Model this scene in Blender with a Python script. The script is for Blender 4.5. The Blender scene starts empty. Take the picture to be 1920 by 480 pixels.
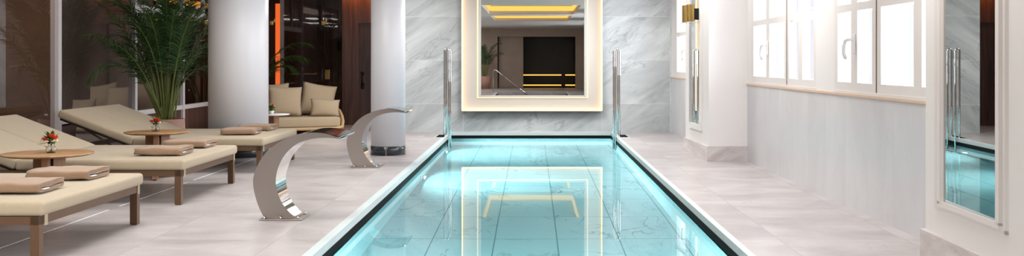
import bpy, bmesh, math, random
from mathutils import Vector, Matrix, noise
S = bpy.context.scene
COL = S.collection
R = math.radians
PI = math.pi
random.seed(7)

# ---------------------------------------------------------------- camera
F, H0, VX, VY = 1900.0, 1.35, 997.6, 115.0
cd = bpy.data.cameras.new('camera'); cam = bpy.data.objects.new('camera', cd); COL.objects.link(cam)
cam.location = (0, 0, H0); cam.rotation_euler = (R(90), 0, 0)
cd.sensor_width = 36; cd.lens = 36 * F / 1920
cd.shift_x = -(VX - 960) / 1920; cd.shift_y = -(240 - VY) / 1920
cd.clip_start = 0.05; cd.clip_end = 200
S.camera = cam
# ---------------------------------------------------------------- world, light, exposure
w = bpy.data.worlds.new('world'); S.world = w; w.use_nodes = True
bg = w.node_tree.nodes['Background']
bg.inputs[0].default_value = (0.93, 0.94, 1.0, 1); bg.inputs[1].default_value = 1.25
S.view_settings.view_transform = 'Standard'
S.view_settings.look = 'None'
S.view_settings.exposure = 0.0
S.view_settings.gamma = 1
S.view_settings.use_curve_mapping = False
S.cycles.caustics_reflective = False
S.cycles.caustics_refractive = False
S.cycles.sample_clamp_indirect = 6
S.cycles.use_denoising = True
S.cycles.max_bounces = 10
S.cycles.transparent_max_bounces = 12


def area(name, loc, rot, sx, sy, power, col=(1, 1, 1), spread=180):
    l = bpy.data.lights.new(name, 'AREA'); l.shape = 'RECTANGLE'; l.size = sx; l.size_y = sy
    l.energy = power; l.color = col; l.spread = R(spread)
    o = bpy.data.objects.new(name, l); COL.objects.link(o); o.location = loc; o.rotation_euler = rot
    return o


# daylight outside the windows on the right, facing into the room
for i, (x, y, sy) in enumerate([(3.75, 17.6, 3.4), (3.75, 12, 3.2), (3.75, 8.4, 3.0), (3.8, 2.0, 4.0), (3.8, -5, 6.0)]):
    area('daylight', (x, y, 1.95), (0, R(90), 0), 2.0, sy, [170, 190, 210, 430, 370][i], (0.95, 0.97, 1.0), 124)
# added fill areas under the ceiling, brightening the decks and end wall
for (x, y, p) in [(-4.4, 4.5, 70), (-3.3, 8.2, 75), (-2.6, 11.8, 75), (-2.9, 17.4, 60),
                  (0.0, 16.6, 125), (2.3, 6.5, 55), (2.05, 10.8, 60), (1.9, 14.0, 42), (1.9, 17.0, 28), (-2.8, 4.0, 120), (-3.4, 0, 60), (-3.4, -4, 60), (-3.6, -9, 90)]:
    area('room_fill', (x, y, 2.97), (0, 0, 0), 1.1, 1.8, p, (1.0, 0.965, 0.935))
# pool lamps under water: one at each lamp lens; wide fills added out of view brighten the basin
for y in (17.5, 13.9):
    area('pool_lamp_light', (-1.47, y, -1.1 if y > 12 else -0.9), (0, R(-90), 0), 0.14, 0.14, 260, (0.95, 1.0, 1.0), 175)
for y, p in ((4.6, 620), (-1.0, 150)):
    area('pool_fill', (0, y, -0.45), (R(80), 0, 0), 2.8, 0.5, p, (0.95, 1.0, 1.0), 175)
# warm light washing down the wooden wall; added fills brighten the rooms behind glass
area('wood_wash_light', (-3.3, 21.3, 2.85), (R(20), 0, 0), 1.6, 0.08, 9, (1.0, 0.33, 0.08))
area('side_room_fill', (-7.6, 17.5, 2.9), (0, 0, 0), 1.5, 5.0, 26, (1.0, 0.62, 0.42))
area('side_room_fill', (-6.9, 12.0, 2.9), (0, 0, 0), 0.8, 5.0, 60, (1.0, 0.82, 0.72))

# ---------------------------------------------------------------- materials
def nt(m): return m.node_tree.nodes, m.node_tree.links


def mat(name, col, rough=0.5, metal=0.0, bump=0.0, bscale=200, var=0.0, vscale=3.0, coat=0.0, spec=0.5, sheen=0.0, stretch=(1, 1, 1)):
    m = bpy.data.materials.new(name); m.use_nodes = True
    N, L = nt(m); b = N['Principled BSDF']
    b.inputs['Base Color'].default_value = (*col, 1)
    b.inputs['Roughness'].default_value = rough
    b.inputs['Metallic'].default_value = metal
    b.inputs['Coat Weight'].default_value = coat
    b.inputs['Specular IOR Level'].default_value = spec
    b.inputs['Sheen Weight'].default_value = sheen
    tc = N.new('ShaderNodeTexCoord'); mp = N.new('ShaderNodeMapping'); mp.inputs['Scale'].default_value = stretch
    L.new(tc.outputs['Object'], mp.inputs[0])
    nz = N.new('ShaderNodeTexNoise'); nz.inputs['Scale'].default_value = vscale; nz.inputs['Detail'].default_value = 5
    L.new(mp.outputs[0], nz.inputs[0])
    mx = N.new('ShaderNodeMix'); mx.data_type = 'RGBA'
    mx.inputs[6].default_value = (*[c * (1 - var) for c in col], 1)
    mx.inputs[7].default_value = (*[min(1, c * (1 + var)) for c in col], 1)
    L.new(nz.outputs['Fac'], mx.inputs[0]); L.new(mx.outputs[2], b.inputs['Base Color'])
    if bump > 0:
        n2 = N.new('ShaderNodeTexNoise'); n2.inputs['Scale'].default_value = bscale
        L.new(mp.outputs[0], n2.inputs[0])
        bp = N.new('ShaderNodeBump'); bp.inputs['Strength'].default_value = bump; bp.inputs['Distance'].default_value = 0.004
        L.new(n2.outputs['Fac'], bp.inputs['Height']); L.new(bp.outputs[0], b.inputs['Normal'])
    return m


def marble(name, base, vein, axes='XY', tile=(0.95, 1.08), off=(0, 0), joint=0.004, rough=0.3, jcol=None,
           vstretch=(1, 1, 1), vscale=1.2, vrot=(0, 0, 0), vamt=0.6, tvar=0.06, fine=0.3, mask=0.42):
    """marble slabs with joints, in object space (objects sit at the origin)"""
    m = bpy.data.materials.new(name); m.use_nodes = True
    N, L = nt(m); b = N['Principled BSDF']; b.inputs['Roughness'].default_value = rough
    tc = N.new('ShaderNodeTexCoord'); sp = N.new('ShaderNodeSeparateXYZ'); L.new(tc.outputs['Object'], sp.inputs[0])
    cb = N.new('ShaderNodeCombineXYZ')
    a = {'X': 0, 'Y': 1, 'Z': 2}
    for k in (0, 1):
        ad = N.new('ShaderNodeMath'); ad.operation = 'ADD'; ad.inputs[1].default_value = -off[k]
        L.new(sp.outputs[a[axes[k]]], ad.inputs[0]); L.new(ad.outputs[0], cb.inputs[k])
    br = N.new('ShaderNodeTexBrick'); br.offset = 0; br.squash = 1
    br.inputs['Scale'].default_value = 1; br.inputs['Mortar Size'].default_value = joint
    br.inputs['Mortar Smooth'].default_value = 0.1
    br.inputs['Brick Width'].default_value = tile[0]; br.inputs['Row Height'].default_value = tile[1]
    br.inputs['Color1'].default_value = (0, 0, 0, 1); br.inputs['Color2'].default_value = (1, 1, 1, 1); br.inputs['Mortar'].default_value = (.5, .5, .5, 1)
    L.new(cb.outputs[0], br.inputs[0])
    # veins: distorted, stretched noise; shifted per slab
    sh = N.new('ShaderNodeVectorMath'); sh.operation = 'MULTIPLY_ADD'
    L.new(br.outputs['Color'], sh.inputs[0]); sh.inputs[1].default_value = (3.1, 5.7, 7.3)
    L.new(tc.outputs['Object'], sh.inputs[2])
    mp = N.new('ShaderNodeMapping'); mp.vector_type = 'TEXTURE'; mp.inputs['Rotation'].default_value = vrot
    mp.inputs['Scale'].default_value = [1 / q for q in vstretch]
    L.new(sh.outputs[0], mp.inputs[0])
    nz = N.new('ShaderNodeTexNoise'); nz.inputs['Scale'].default_value = vscale; nz.inputs['Detail'].default_value = 7
    nz.inputs['Roughness'].default_value = 0.6; nz.inputs['Distortion'].default_value = 0.7
    L.new(mp.outputs[0], nz.inputs[0])
    rp = N.new('ShaderNodeValToRGB'); e = rp.color_ramp.elements
    e[0].position = 0.33; e[0].color = (0, 0, 0, 1); e[1].position = 0.7; e[1].color = (1, 1, 1, 1)
    L.new(nz.outputs['Fac'], rp.inputs[0])
    n2 = N.new('ShaderNodeTexNoise'); n2.inputs['Scale'].default_value = vscale * 1.7; n2.inputs['Detail'].default_value = 8
    n2.inputs['Distortion'].default_value = 1.2; L.new(mp.outputs[0], n2.inputs[0])
    r2 = N.new('ShaderNodeValToRGB'); r2.color_ramp.elements[0].position = 0.485; r2.color_ramp.elements[1].position = 0.5
    r2.color_ramp.elements[0].color = (0, 0, 0, 1)
    e3 = r2.color_ramp.elements.new(0.52); e3.color = (0, 0, 0, 1)
    L.new(n2.outputs['Fac'], r2.inputs[0])
    m1 = N.new('ShaderNodeMix'); m1.data_type = 'RGBA'
    mid = [base[i] * (1 - vamt) + vein[i] * vamt for i in range(3)]
    m1.inputs[6].default_value = (*base, 1); m1.inputs[7].default_value = (*mid, 1)
    L.new(rp.outputs[0], m1.inputs[0])
    n3 = N.new('ShaderNodeTexNoise'); n3.inputs['Scale'].default_value = vscale * 0.9; L.new(sh.outputs[0], n3.inputs[0])
    r3 = N.new('ShaderNodeValToRGB'); r3.color_ramp.elements[0].position = mask; r3.color_ramp.elements[1].position = mask + 0.15
    L.new(n3.outputs['Fac'], r3.inputs[0])
    f0 = N.new('ShaderNodeMath'); f0.operation = 'MULTIPLY'; L.new(r2.outputs[0], f0.inputs[0]); L.new(r3.outputs[0], f0.inputs[1])
    f = N.new('ShaderNodeMath'); f.operation = 'MULTIPLY'; f.inputs[1].default_value = fine; L.new(f0.outputs[0], f.inputs[0])
    m2 = N.new('ShaderNodeMix'); m2.data_type = 'RGBA'; L.new(f.outputs[0], m2.inputs[0]); L.new(m1.outputs[2], m2.inputs[6])
    m2.inputs[7].default_value = (*vein, 1)
    # slab to slab tone
    m3 = N.new('ShaderNodeMix'); m3.data_type = 'RGBA'; m3.blend_type = 'MULTIPLY'
    tv = N.new('ShaderNodeMath'); tv.operation = 'MULTIPLY'; tv.inputs[1].default_value = tvar * 3
    sx = N.new('ShaderNodeSeparateColor'); L.new(br.outputs['Color'], sx.inputs[0]); L.new(sx.outputs[0], tv.inputs[0])
    L.new(tv.outputs[0], m3.inputs[0]); L.new(m2.outputs[2], m3.inputs[6]); m3.inputs[7].default_value = (.8, .8, .82, 1)
    m4 = N.new('ShaderNodeMix'); m4.data_type = 'RGBA'; L.new(br.outputs['Fac'], m4.inputs[0]); L.new(m3.outputs[2], m4.inputs[6])
    jc = jcol or [c * 0.72 for c in base]; m4.inputs[7].default_value = (*jc, 1)
    L.new(m4.outputs[2], b.inputs['Base Color'])
    return m


def wood(name, c1, c2, axis=2, rough=0.45, scale=18, plank=0.0):
    m = bpy.data.materials.new(name); m.use_nodes = True
    N, L = nt(m); b = N['Principled BSDF']; b.inputs['Roughness'].default_value = rough
    tc = N.new('ShaderNodeTexCoord'); mp = N.new('ShaderNodeMapping'); s = [1, 1, 1]; s[axis] = 0.06
    mp.inputs['Scale'].default_value = s; L.new(tc.outputs['Object'], mp.inputs[0])
    nz = N.new('ShaderNodeTexNoise'); nz.inputs['Scale'].default_value = scale; nz.inputs['Detail'].default_value = 6
    nz.inputs['Distortion'].default_value = 0.6; L.new(mp.outputs[0], nz.inputs[0])
    rp = N.new('ShaderNodeValToRGB'); rp.color_ramp.elements[0].position = 0.3; rp.color_ramp.elements[1].position = 0.7
    rp.color_ramp.elements[0].color = (*c1, 1); rp.color_ramp.elements[1].color = (*c2, 1)
    L.new(nz.outputs['Fac'], rp.inputs[0]); L.new(rp.outputs[0], b.inputs['Base Color'])
    return m


def emis(name, col, st):
    m = bpy.data.materials.new(name); m.use_nodes = True; N, L = nt(m)
    N.remove(N['Principled BSDF']); e = N.new('ShaderNodeEmission')
    e.inputs[0].default_value = (*col, 1); e.inputs[1].default_value = st
    L.new(e.outputs[0], N['Material Output'].inputs[0]); return m


def thin_glass(name, tint=(1, 1, 1), boost=1.0, base=0.04, rough=0.0):
    m = bpy.data.materials.new(name); m.use_nodes = True; N, L = nt(m)
    N.remove(N['Principled BSDF'])
    t = N.new('ShaderNodeBsdfTransparent'); t.inputs[0].default_value = (*tint, 1)
    g = N.new('ShaderNodeBsdfGlossy'); g.inputs['Roughness'].default_value = rough
    lw = N.new('ShaderNodeFresnel'); lw.inputs[0].default_value = 1.5
    ml = N.new('ShaderNodeMath'); ml.operation = 'MULTIPLY'; ml.inputs[1].default_value = boost; ml.use_clamp = True
    ge = N.new('ShaderNodeNewGeometry'); iv = N.new('ShaderNodeMath'); iv.operation = 'SUBTRACT'; iv.inputs[0].default_value = 1
    L.new(ge.outputs['Backfacing'], iv.inputs[1]); m0 = N.new('ShaderNodeMath'); m0.operation = 'MULTIPLY'
    L.new(lw.outputs[0], m0.inputs[0]); L.new(iv.outputs[0], m0.inputs[1]); L.new(m0.outputs[0], ml.inputs[0])
    mx = N.new('ShaderNodeMixShader'); L.new(ml.outputs[0], mx.inputs[0]); L.new(t.outputs[0], mx.inputs[1]); L.new(g.outputs[0], mx.inputs[2])
    L.new(mx.outputs[0], N['Material Output'].inputs[0]); return m


def water_mat():
    m = bpy.data.materials.new('water'); m.use_nodes = True; N, L = nt(m)
    N.remove(N['Principled BSDF'])
    rf = N.new('ShaderNodeBsdfRefraction'); rf.inputs['IOR'].default_value = 1.333; rf.inputs['Roughness'].default_value = 0
    rf.inputs['Color'].default_value = (0.42, 0.90, 0.95, 1)
    g = N.new('ShaderNodeBsdfGlossy'); g.inputs['Roughness'].default_value = 0.015
    fr = N.new('ShaderNodeFresnel'); fr.inputs[0].default_value = 1.333
    tc = N.new('ShaderNodeTexCoord'); mp = N.new('ShaderNodeMapping'); mp.inputs['Scale'].default_value = (1.0, 1.0, 1)
    L.new(tc.outputs['Object'], mp.inputs[0])
    nz = N.new('ShaderNodeTexNoise'); nz.inputs['Scale'].default_value = 1.1; nz.inputs['Detail'].default_value = 1
    L.new(mp.outputs[0], nz.inputs[0])
    bp = N.new('ShaderNodeBump'); bp.inputs['Strength'].default_value = 0.05; bp.inputs['Distance'].default_value = 0.01
    L.new(nz.outputs['Fac'], bp.inputs['Height'])
    for q in (g, fr, rf): L.new(bp.outputs[0], q.inputs['Normal'])
    mx = N.new('ShaderNodeMixShader'); L.new(fr.outputs[0], mx.inputs[0]); L.new(rf.outputs[0], mx.inputs[1]); L.new(g.outputs[0], mx.inputs[2])
    L.new(mx.outputs[0], N['Material Output'].inputs[0]); return m


def glass_mat(name, col=(1, 1, 1)):
    m = bpy.data.materials.new(name); m.use_nodes = True; N, L = nt(m); b = N['Principled BSDF']
    b.inputs['Transmission Weight'].default_value = 1; b.inputs['Roughness'].default_value = 0.02; b.inputs['IOR'].default_value = 1.45
    b.inputs['Base Color'].default_value = (*col, 1)
    return m


M = {}
M['deck'] = marble('deck_marble', (0.59, 0.56, 0.555), (0.34, 0.30, 0.30), 'XY', (0.95, 1.08), (-3.83, 8.75 - 1.08 * 10), 0.005, 0.3,
                   vstretch=(0.6, 1.0, 1), vscale=1.9, vamt=0.8, tvar=0.09, fine=0.45, jcol=(0.40, 0.36, 0.35))
M['back_marble'] = marble('back_wall_marble', (0.70, 0.745, 0.755), (0.25, 0.28, 0.30), 'XZ', (1.315, 0.83), (-1.315, 0.54), 0.004, 0.25,
                          vstretch=(0.4, 1, 1.7), vscale=1.35, vrot=(0, R(-33), 0), vamt=0.75, fine=0.55, jcol=(0.66, 0.68, 0.68))
M['wall_marble'] = marble('window_wall_marble', (0.70, 0.71, 0.73), (0.50, 0.50, 0.53), 'YZ', (0.62, 2.0), (0.2, -0.5), 0.003, 0.3,
                          vstretch=(1, 1.1, 0.7), vscale=0.9, vamt=0.6, fine=0.15, jcol=(0.60, 0.58, 0.58))
M['skirt_marble'] = marble('skirting_marble', (0.74, 0.70, 0.69), (0.42, 0.37, 0.37), 'YZ', (3, 3), (0, -1), 0.0, 0.3,
                           vstretch=(0.6, 0.6, 3.0), vscale=2.2, vrot=(0, R(-35), 0), vamt=0.8, fine=0.5)
M['pool_marble'] = marble('pool_marble', (0.80, 0.83, 0.84), (0.12, 0.25, 0.28), 'XY', (0.6, 1.2), (0.24, 0.2), 0.006, 0.4,
                          vstretch=(1.3, .6, 1), vscale=0.9, vamt=0.1, fine=0.9, tvar=0.03, mask=0.47, jcol=(0.10, 0.25, 0.30))
M['pool_wall'] = marble('pool_wall_marble', (0.80, 0.84, 0.85), (0.4, 0.55, 0.58), 'YZ', (1.2, 0.62), (0.2, -0.117), 0.004, 0.4,
                        vscale=0.9, vamt=0.2, fine=0.2, jcol=(0.6, 0.72, 0.74))
M['coping'] = mat('white_coping', (0.66, 0.77, 0.78), 0.3, var=0.08, spec=0.3)
M['black'] = mat('black_channel', (0.006, 0.009, 0.010), 0.8, var=0.3, spec=0.08)
M['water'] = water_mat()
M['white'] = mat('white_paint', (0.83, 0.815, 0.80), 0.45, var=0.02)
M['win_white'] = mat('window_paint', (0.78, 0.745, 0.72), 0.4, var=0.02)
M['outer_paint'] = mat('outer_window_paint', (0.80, 0.78, 0.90), 0.5)
M['panel'] = mat('panel_cream', (0.56, 0.55, 0.52), 0.4, var=0.01)
M['column'] = mat('column_plaster', (0.72, 0.735, 0.77), 0.4, var=0.02)
M['ceiling'] = mat('ceiling_paint', (0.62, 0.62, 0.60), 0.7, var=0.02)
M['brown'] = mat('brown_blind', (0.34, 0.29, 0.25), 0.75, var=0.12, vscale=2)
M['darkwood'] = wood('dark_wood', (0.05, 0.023, 0.018), (0.15, 0.075, 0.058), 2, 0.4, 14)
M['darkwood2'] = wood('dark_wood_door', (0.036, 0.017, 0.015), (0.105, 0.055, 0.047), 2, 0.4, 16)
M['teak'] = wood('teak_wood', (0.24, 0.12, 0.05), (0.42, 0.25, 0.12), 0, 0.42, 16)
M['teakleg'] = wood('teak_leg_wood', (0.22, 0.105, 0.05), (0.38, 0.20, 0.10), 2, 0.42, 16)
M['bronze_frame'] = mat('bronze_paint', (0.115, 0.062, 0.03), 0.42, metal=0.2, var=0.06)
M['dark_frame'] = mat('dark_bronze_paint', (0.05, 0.03, 0.022), 0.4, metal=0.2, var=0.06)
M['mattress'] = mat('mattress_fabric', (0.385, 0.315, 0.215), 0.85, bump=0.35, bscale=260, var=0.06, vscale=30, sheen=0.15)
M['cushion'] = mat('sofa_fabric', (0.43, 0.335, 0.22), 0.85, bump=0.3, bscale=300, var=0.05, vscale=10, sheen=0.15)
M['towel'] = mat('towel_terry', (0.32, 0.205, 0.125), 0.95, bump=0.8, bscale=420, var=0.13, vscale=60, sheen=0.3)
M['label'] = mat('white_label', (0.85, 0.85, 0.85), 0.6)
M['rope'] = mat('rattan_rope', (0.52, 0.36, 0.18), 0.7, bump=0.6, bscale=90, var=0.15, vscale=40, stretch=(1, 1, 3))
M['steel'] = mat('brushed_steel', (0.33, 0.295, 0.27), 0.36, metal=1.0, bump=0.08, bscale=60, var=0.05, vscale=30, stretch=(8, 1, 1))
M['chrome'] = mat('polished_steel', (0.56, 0.55, 0.54), 0.05, metal=1.0)
M['chrome_dark'] = mat('dark_polished_plate', (0.10, 0.12, 0.14), 0.08, metal=1.0)
M['brass'] = mat('aged_brass', (0.62, 0.42, 0.14), 0.22, metal=1.0, var=0.2, vscale=10)
M['mirror'] = mat('mirror_glass', (0.78, 0.76, 0.72), 0.0, metal=1.0)
M['mirror_grey'] = mat('mirror_glass_grey', (0.47, 0.48, 0.465), 0.0, metal=1.0)
M['glass'] = thin_glass('window_glass', (0.97, 0.98, 1.0), 1.0)
M['smoke'] = thin_glass('partition_glass', (0.74, 0.71, 0.70), 1.9)
M['vase'] = glass_mat('vase_glass', (0.93, 0.95, 0.94))
M['glow'] = emis('warm_led', (1.0, 0.64, 0.30), 2.6)
M['glow_edge'] = emis('warm_white_led', (1.0, 0.60, 0.26), 4.0)
M['orange'] = emis('orange_led', (1.0, 0.42, 0.06), 1.9)
M['gold'] = emis('golden_led', (1.0, 0.56, 0.12), 1.7)
M['redglow'] = emis('orange_red_lamp', (1.0, 0.16, 0.03), 0.9)
M['lamp'] = emis('pool_lamp_glow', (1, 1, 1), 14)
M['leaf'] = mat('palm_leaf', (0.03, 0.085, 0.018), 0.45, var=0.35, vscale=4)
M['stem'] = mat('palm_stem', (0.16, 0.19, 0.05), 0.5, var=0.25, vscale=6)
M['pot'] = mat('pink_clay', (0.42, 0.24, 0.19), 0.7, var=0.05)
M['soil'] = mat('soil', (0.04, 0.025, 0.018), 0.95, var=0.3, vscale=50)
M['green'] = mat('bouquet_leaf', (0.05, 0.14, 0.02), 0.45, var=0.3, vscale=30)
M['red'] = mat('red_petals', (0.65, 0.035, 0.015), 0.5, var=0.2, vscale=60)
M['cream'] = mat('cream_bud', (0.75, 0.6, 0.35), 0.5)
M['blackmetal'] = mat('black_metal', (0.01, 0.01, 0.012), 0.35, metal=0.5)
M['tabletop_white'] = mat('white_tabletop', (0.8, 0.8, 0.8), 0.3)
M['post'] = mat('white_post', (0.66, 0.64, 0.65), 0.4, var=0.02)
M['dark'] = mat('dark_interior', (0.03, 0.024, 0.022), 0.4, var=0.2)
M['warmmarble'] = mat('warm_marble', (0.5, 0.40, 0.33), 0.4, var=0.15, vscale=2)
M['greyfloor'] = mat('grey_floor', (0.25, 0.23, 0.22), 0.5, var=0.1)


# ---------------------------------------------------------------- mesh helpers
class B:
    def __init__(s): s.b = bmesh.new(); s.mats = []

    def _mi(s, m):
        if m is None: return 0
        if m not in s.mats: s.mats.append(m)
        return s.mats.index(m)

    def box(s, x0, x1, y0, y1, z0, z1, m=None, bev=0, seg=2):
        r = bmesh.ops.create_cube(s.b, size=1)
        vs = r['verts']
        for v in vs:
            v.co = Vector(((x0 + x1) / 2 + v.co.x * (x1 - x0), (y0 + y1) / 2 + v.co.y * (y1 - y0), (z0 + z1) / 2 + v.co.z * (z1 - z0)))
        fs = {f for v in vs for f in v.link_faces}
        if bev:
            es = {e for v in vs for e in v.link_edges}
            r = bmesh.ops.bevel(s.b, geom=list(es), offset=bev, segments=seg, profile=0.5, affect='EDGES')
            fs = {f for v in r['verts'] for f in v.link_faces} | {f for f in fs if f.is_valid}
        if m:
            i = s._mi(m)
            for f in fs: f.material_index = i
        return s

    def poly(s, pts, faces, m=None, smooth=False):
        vs = [s.b.verts.new(p) for p in pts]; i = s._mi(m)
        for f in faces:
            try:
                q = s.b.faces.new([vs[k] for k in f]); q.material_index = i; q.smooth = smooth
            except ValueError: pass
        return s

    def prism(s, pts2, z0, z1, m=None):
        n = len(pts2)
        return s.poly([(x, y, z0) for x, y in pts2] + [(x, y, z1) for x, y in pts2],
                      [list(range(n - 1, -1, -1)), list(range(n, 2 * n))] + [[i, (i + 1) % n, n + (i + 1) % n, n + i] for i in range(n)], m)

    def lathe(s, prof, n=32, c=(0, 0, 0), m=None, cap=True):
        pts = []; k = len(prof)
        for (r, z) in prof:
            for j in range(n):
                a = 2 * PI * j / n; pts.append((c[0] + r * math.cos(a), c[1] + r * math.sin(a), c[2] + z))
        fc = [[i * n + j, i * n + (j + 1) % n, (i + 1) * n + (j + 1) % n, (i + 1) * n + j] for i in range(k - 1) for j in range(n)]
        if cap: fc += [list(range(n - 1, -1, -1)), [(k - 1) * n + j for j in range(n)]]
        return s.poly(pts, fc, m, True)

    def tube(s, pts, r, n=8, m=None, closed=False):
        P = [Vector(p) for p in pts]; out = []; rr = r if isinstance(r, (list, tuple)) else [r] * len(P)
        up = None
        for i, p in enumerate(P):
            t = (P[min(i + 1, len(P) - 1)] - P[max(i - 1, 0)]).normalized()
            if up is None:
                up = Vector((0, 0, 1)) if abs(t.z) < 0.9 else Vector((1, 0, 0))
            a = t.cross(up)
            if a.length < 1e-5: a = t.cross(Vector((0, 1, 0)))
            a.normalize(); bb = a.cross(t).normalized(); up = bb
            for j in range(n):
                q = 2 * PI * j / n; out.append(p + (a * math.cos(q) + bb * math.sin(q)) * rr[i])
        fc = [[i * n + j, i * n + (j + 1) % n, (i + 1) * n + (j + 1) % n, (i + 1) * n + j] for i in range(len(P) - 1) for j in range(n)]
        fc += [list(range(n - 1, -1, -1)), [(len(P) - 1) * n + j for j in range(n)]]
        return s.poly(out, fc, m, True)

    def xf(s, mtx, start=0):
        s.b.verts.ensure_lookup_table()
        for v in list(s.b.verts)[start:]: v.co = mtx @ v.co
        return s

    def out(s, name, m=None, parent=None, loc=None, smooth=False):
        bmesh.ops.recalc_face_normals(s.b, faces=s.b.faces)
        me = bpy.data.meshes.new(name)
        if smooth:
            for f in s.b.faces: f.smooth = True
        s.b.to_mesh(me); s.b.free()
        if s.mats:
            for q in s.mats: me.materials.append(q)
        elif m: me.materials.append(m)
        o = bpy.data.objects.new(name, me); COL.objects.link(o)
        if parent: o.parent = parent
        if loc: o.location = loc
        return o


def tag(o, label=None, cat=None, group=None, kind=None):
    if label: o['label'] = label
    if cat: o['category'] = cat
    if group: o['group'] = group
    if kind: o['kind'] = kind
    return o


def empty(name, loc, label=None, cat=None, group=None, kind=None, rz=0):
    o = bpy.data.objects.new(name, None); COL.objects.link(o); o.location = loc; o.rotation_euler = (0, 0, rz)
    o.empty_display_size = 0.1
    return tag(o, label, cat, group, kind)


def copy_tree(o, parent=None):
    c = o.copy(); COL.objects.link(c); c.parent = parent
    for ch in list(o.children): copy_tree(ch, c)
    return c


def struct(b, name, m, label, cat='structure', parent=None):
    o = b.out(name, m, parent); return tag(o, label, cat, kind='structure')


# ================================================================= setting
CZ = 3.0
XL, XR = -1.526, 1.50
YB = 19.29
PF = -6.0   # camera-side end of the pool
b = B()
b.box(-6.4, XL, -13, 21.9, -0.25, 0)
b.box(XR, 3.1, -13, YB, -0.25, 0)
b.box(XL, XR, -13, PF, -0.25, 0)
struct(b, 'floor', M['deck'], 'pale grey marble tiled pool deck', 'floor')
# slot drain lines in the left deck
b = B(); b.box(-3.852, -3.84, 6.6, 9.2, 0, 0.002); b.box(-3.852, -3.84, 9.45, 11.3, 0, 0.002); b.box(-3.852, -3.84, 11.5, 14.0, 0, 0.002)
struct(b, 'trim_1', M['label'], 'thin white slot drain line in the left deck floor', 'drain')
for i, (x, y) in enumerate([(760, 313.5)]): pass

# pool basin
ZW = -0.117
b = B()
zb = -1.42
T = 0.1
b.box(XL - T, XR + T, PF, YB, zb - 0.1, zb, M['pool_marble'])
b.box(XL - T, XL, PF, YB, zb, ZW, M['pool_wall']); b.box(XR, XR + T, PF, YB, zb, ZW, M['pool_wall'])
b.box(XL - T, XR + T, YB, YB + T, zb, ZW, M['pool_wall']); b.box(XL - T, XR + T, PF - T, PF, zb, ZW, M['pool_wall'])
struct(b, 'floor_pool', None, 'white marble pool basin under the turquoise water', 'pool')
b = B()
e = 0.004
b.box(XL - 0.07, XL + e, PF, YB, -0.058, 0.003); b.box(XR - e, XR + 0.05, PF, YB, -0.058, 0.003)
b.box(XL, XR, YB - 0.02, YB + 0.02, -0.058, 0.003)
struct(b, 'trim_2', M['coping'], 'pale glassy rim around the pool edge', 'pool rim')
b = B()
b.box(XL - 0.07, XL + 0.008, PF, YB, -0.13, -0.058); b.box(XR - 0.008, XR + 0.05, PF, YB, -0.13, -0.058)
b.box(XL, XR, YB - 0.02, YB + 0.02, -0.13, -0.058)
struct(b, 'trim_3', M['black'], 'black overflow channel line along the water edge', 'pool channel')
b = B(); b.poly([(XL, PF, ZW), (XR, PF, ZW), (XR, YB, ZW), (XL, YB, ZW)], [[0, 1, 2, 3]])
o = b.out('pool_water', M['water'])
if o.data.polygons[0].normal.z < 0: o.data.flip_normals()
tag(o, 'calm turquoise water filling the long pool', 'water', kind='stuff')

# back wall (marble), with recess towards the wooden wall on the left
b = B(); b.box(-2.42, 2.9, YB, YB + 0.25, -0.1, CZ)
struct(b, 'wall_back', M['back_marble'], 'grey veined marble wall at the end of the pool', 'wall')
b = B(); b.box(-2.42, -2.30, YB + 0.25, 21.75, 0, CZ)
struct(b, 'wall_recess', M['back_marble'], 'marble side of the recess by the wooden door', 'wall')

# wooden wall and door
b = B(); YW = 21.5
b.box(-4.03, -3.68, YW, YW + 0.2, 0, CZ); b.box(-3.68, -2.3, YW, YW + 0.2, 2.16, CZ)
struct(b, 'wall_wood', M['darkwood'], 'dark brown wooden wall behind the slim column', 'wall')
b = B(); b.box(-3.68, -2.72, YW + 0.03, YW + 0.09, 0.02, 2.16)
b.box(-2.72, -2.3, YW, YW + 0.1, 0, 2.16)
dr = struct(b, 'door_1', M['darkwood2'], 'dark wooden door with black pull handle', 'door')
b = B(); hx = -3.60
for z in (0.86, 1.10):
    b.lathe([(0, 0), (0.03, 0.003), (0.035, 0.012), (0.028, 0.022), (0, 0.028)], 12)
b2 = B()
b2.tube([(hx, YW + 0.03, 0.85), (hx, YW - 0.05, 0.87), (hx, YW - 0.06, 0.97), (hx, YW - 0.05, 1.08), (hx, YW + 0.03, 1.10)], 0.016, 8)
for z in (0.80, 0.86, 1.10):
    s0 = len(b2.b.verts)
    b2.lathe([(0.001, 0), (0.036, 0.004), (0.04, 0.015), (0.03, 0.028), (0.001, 0.034)], 14)
    b2.xf(Matrix.Translation((hx, YW + 0.03, z)) @ Matrix.Rotation(R(90), 4, 'X'), s0)
b.b.free()
b2.out('door_handle', M['blackmetal'], dr)

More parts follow.
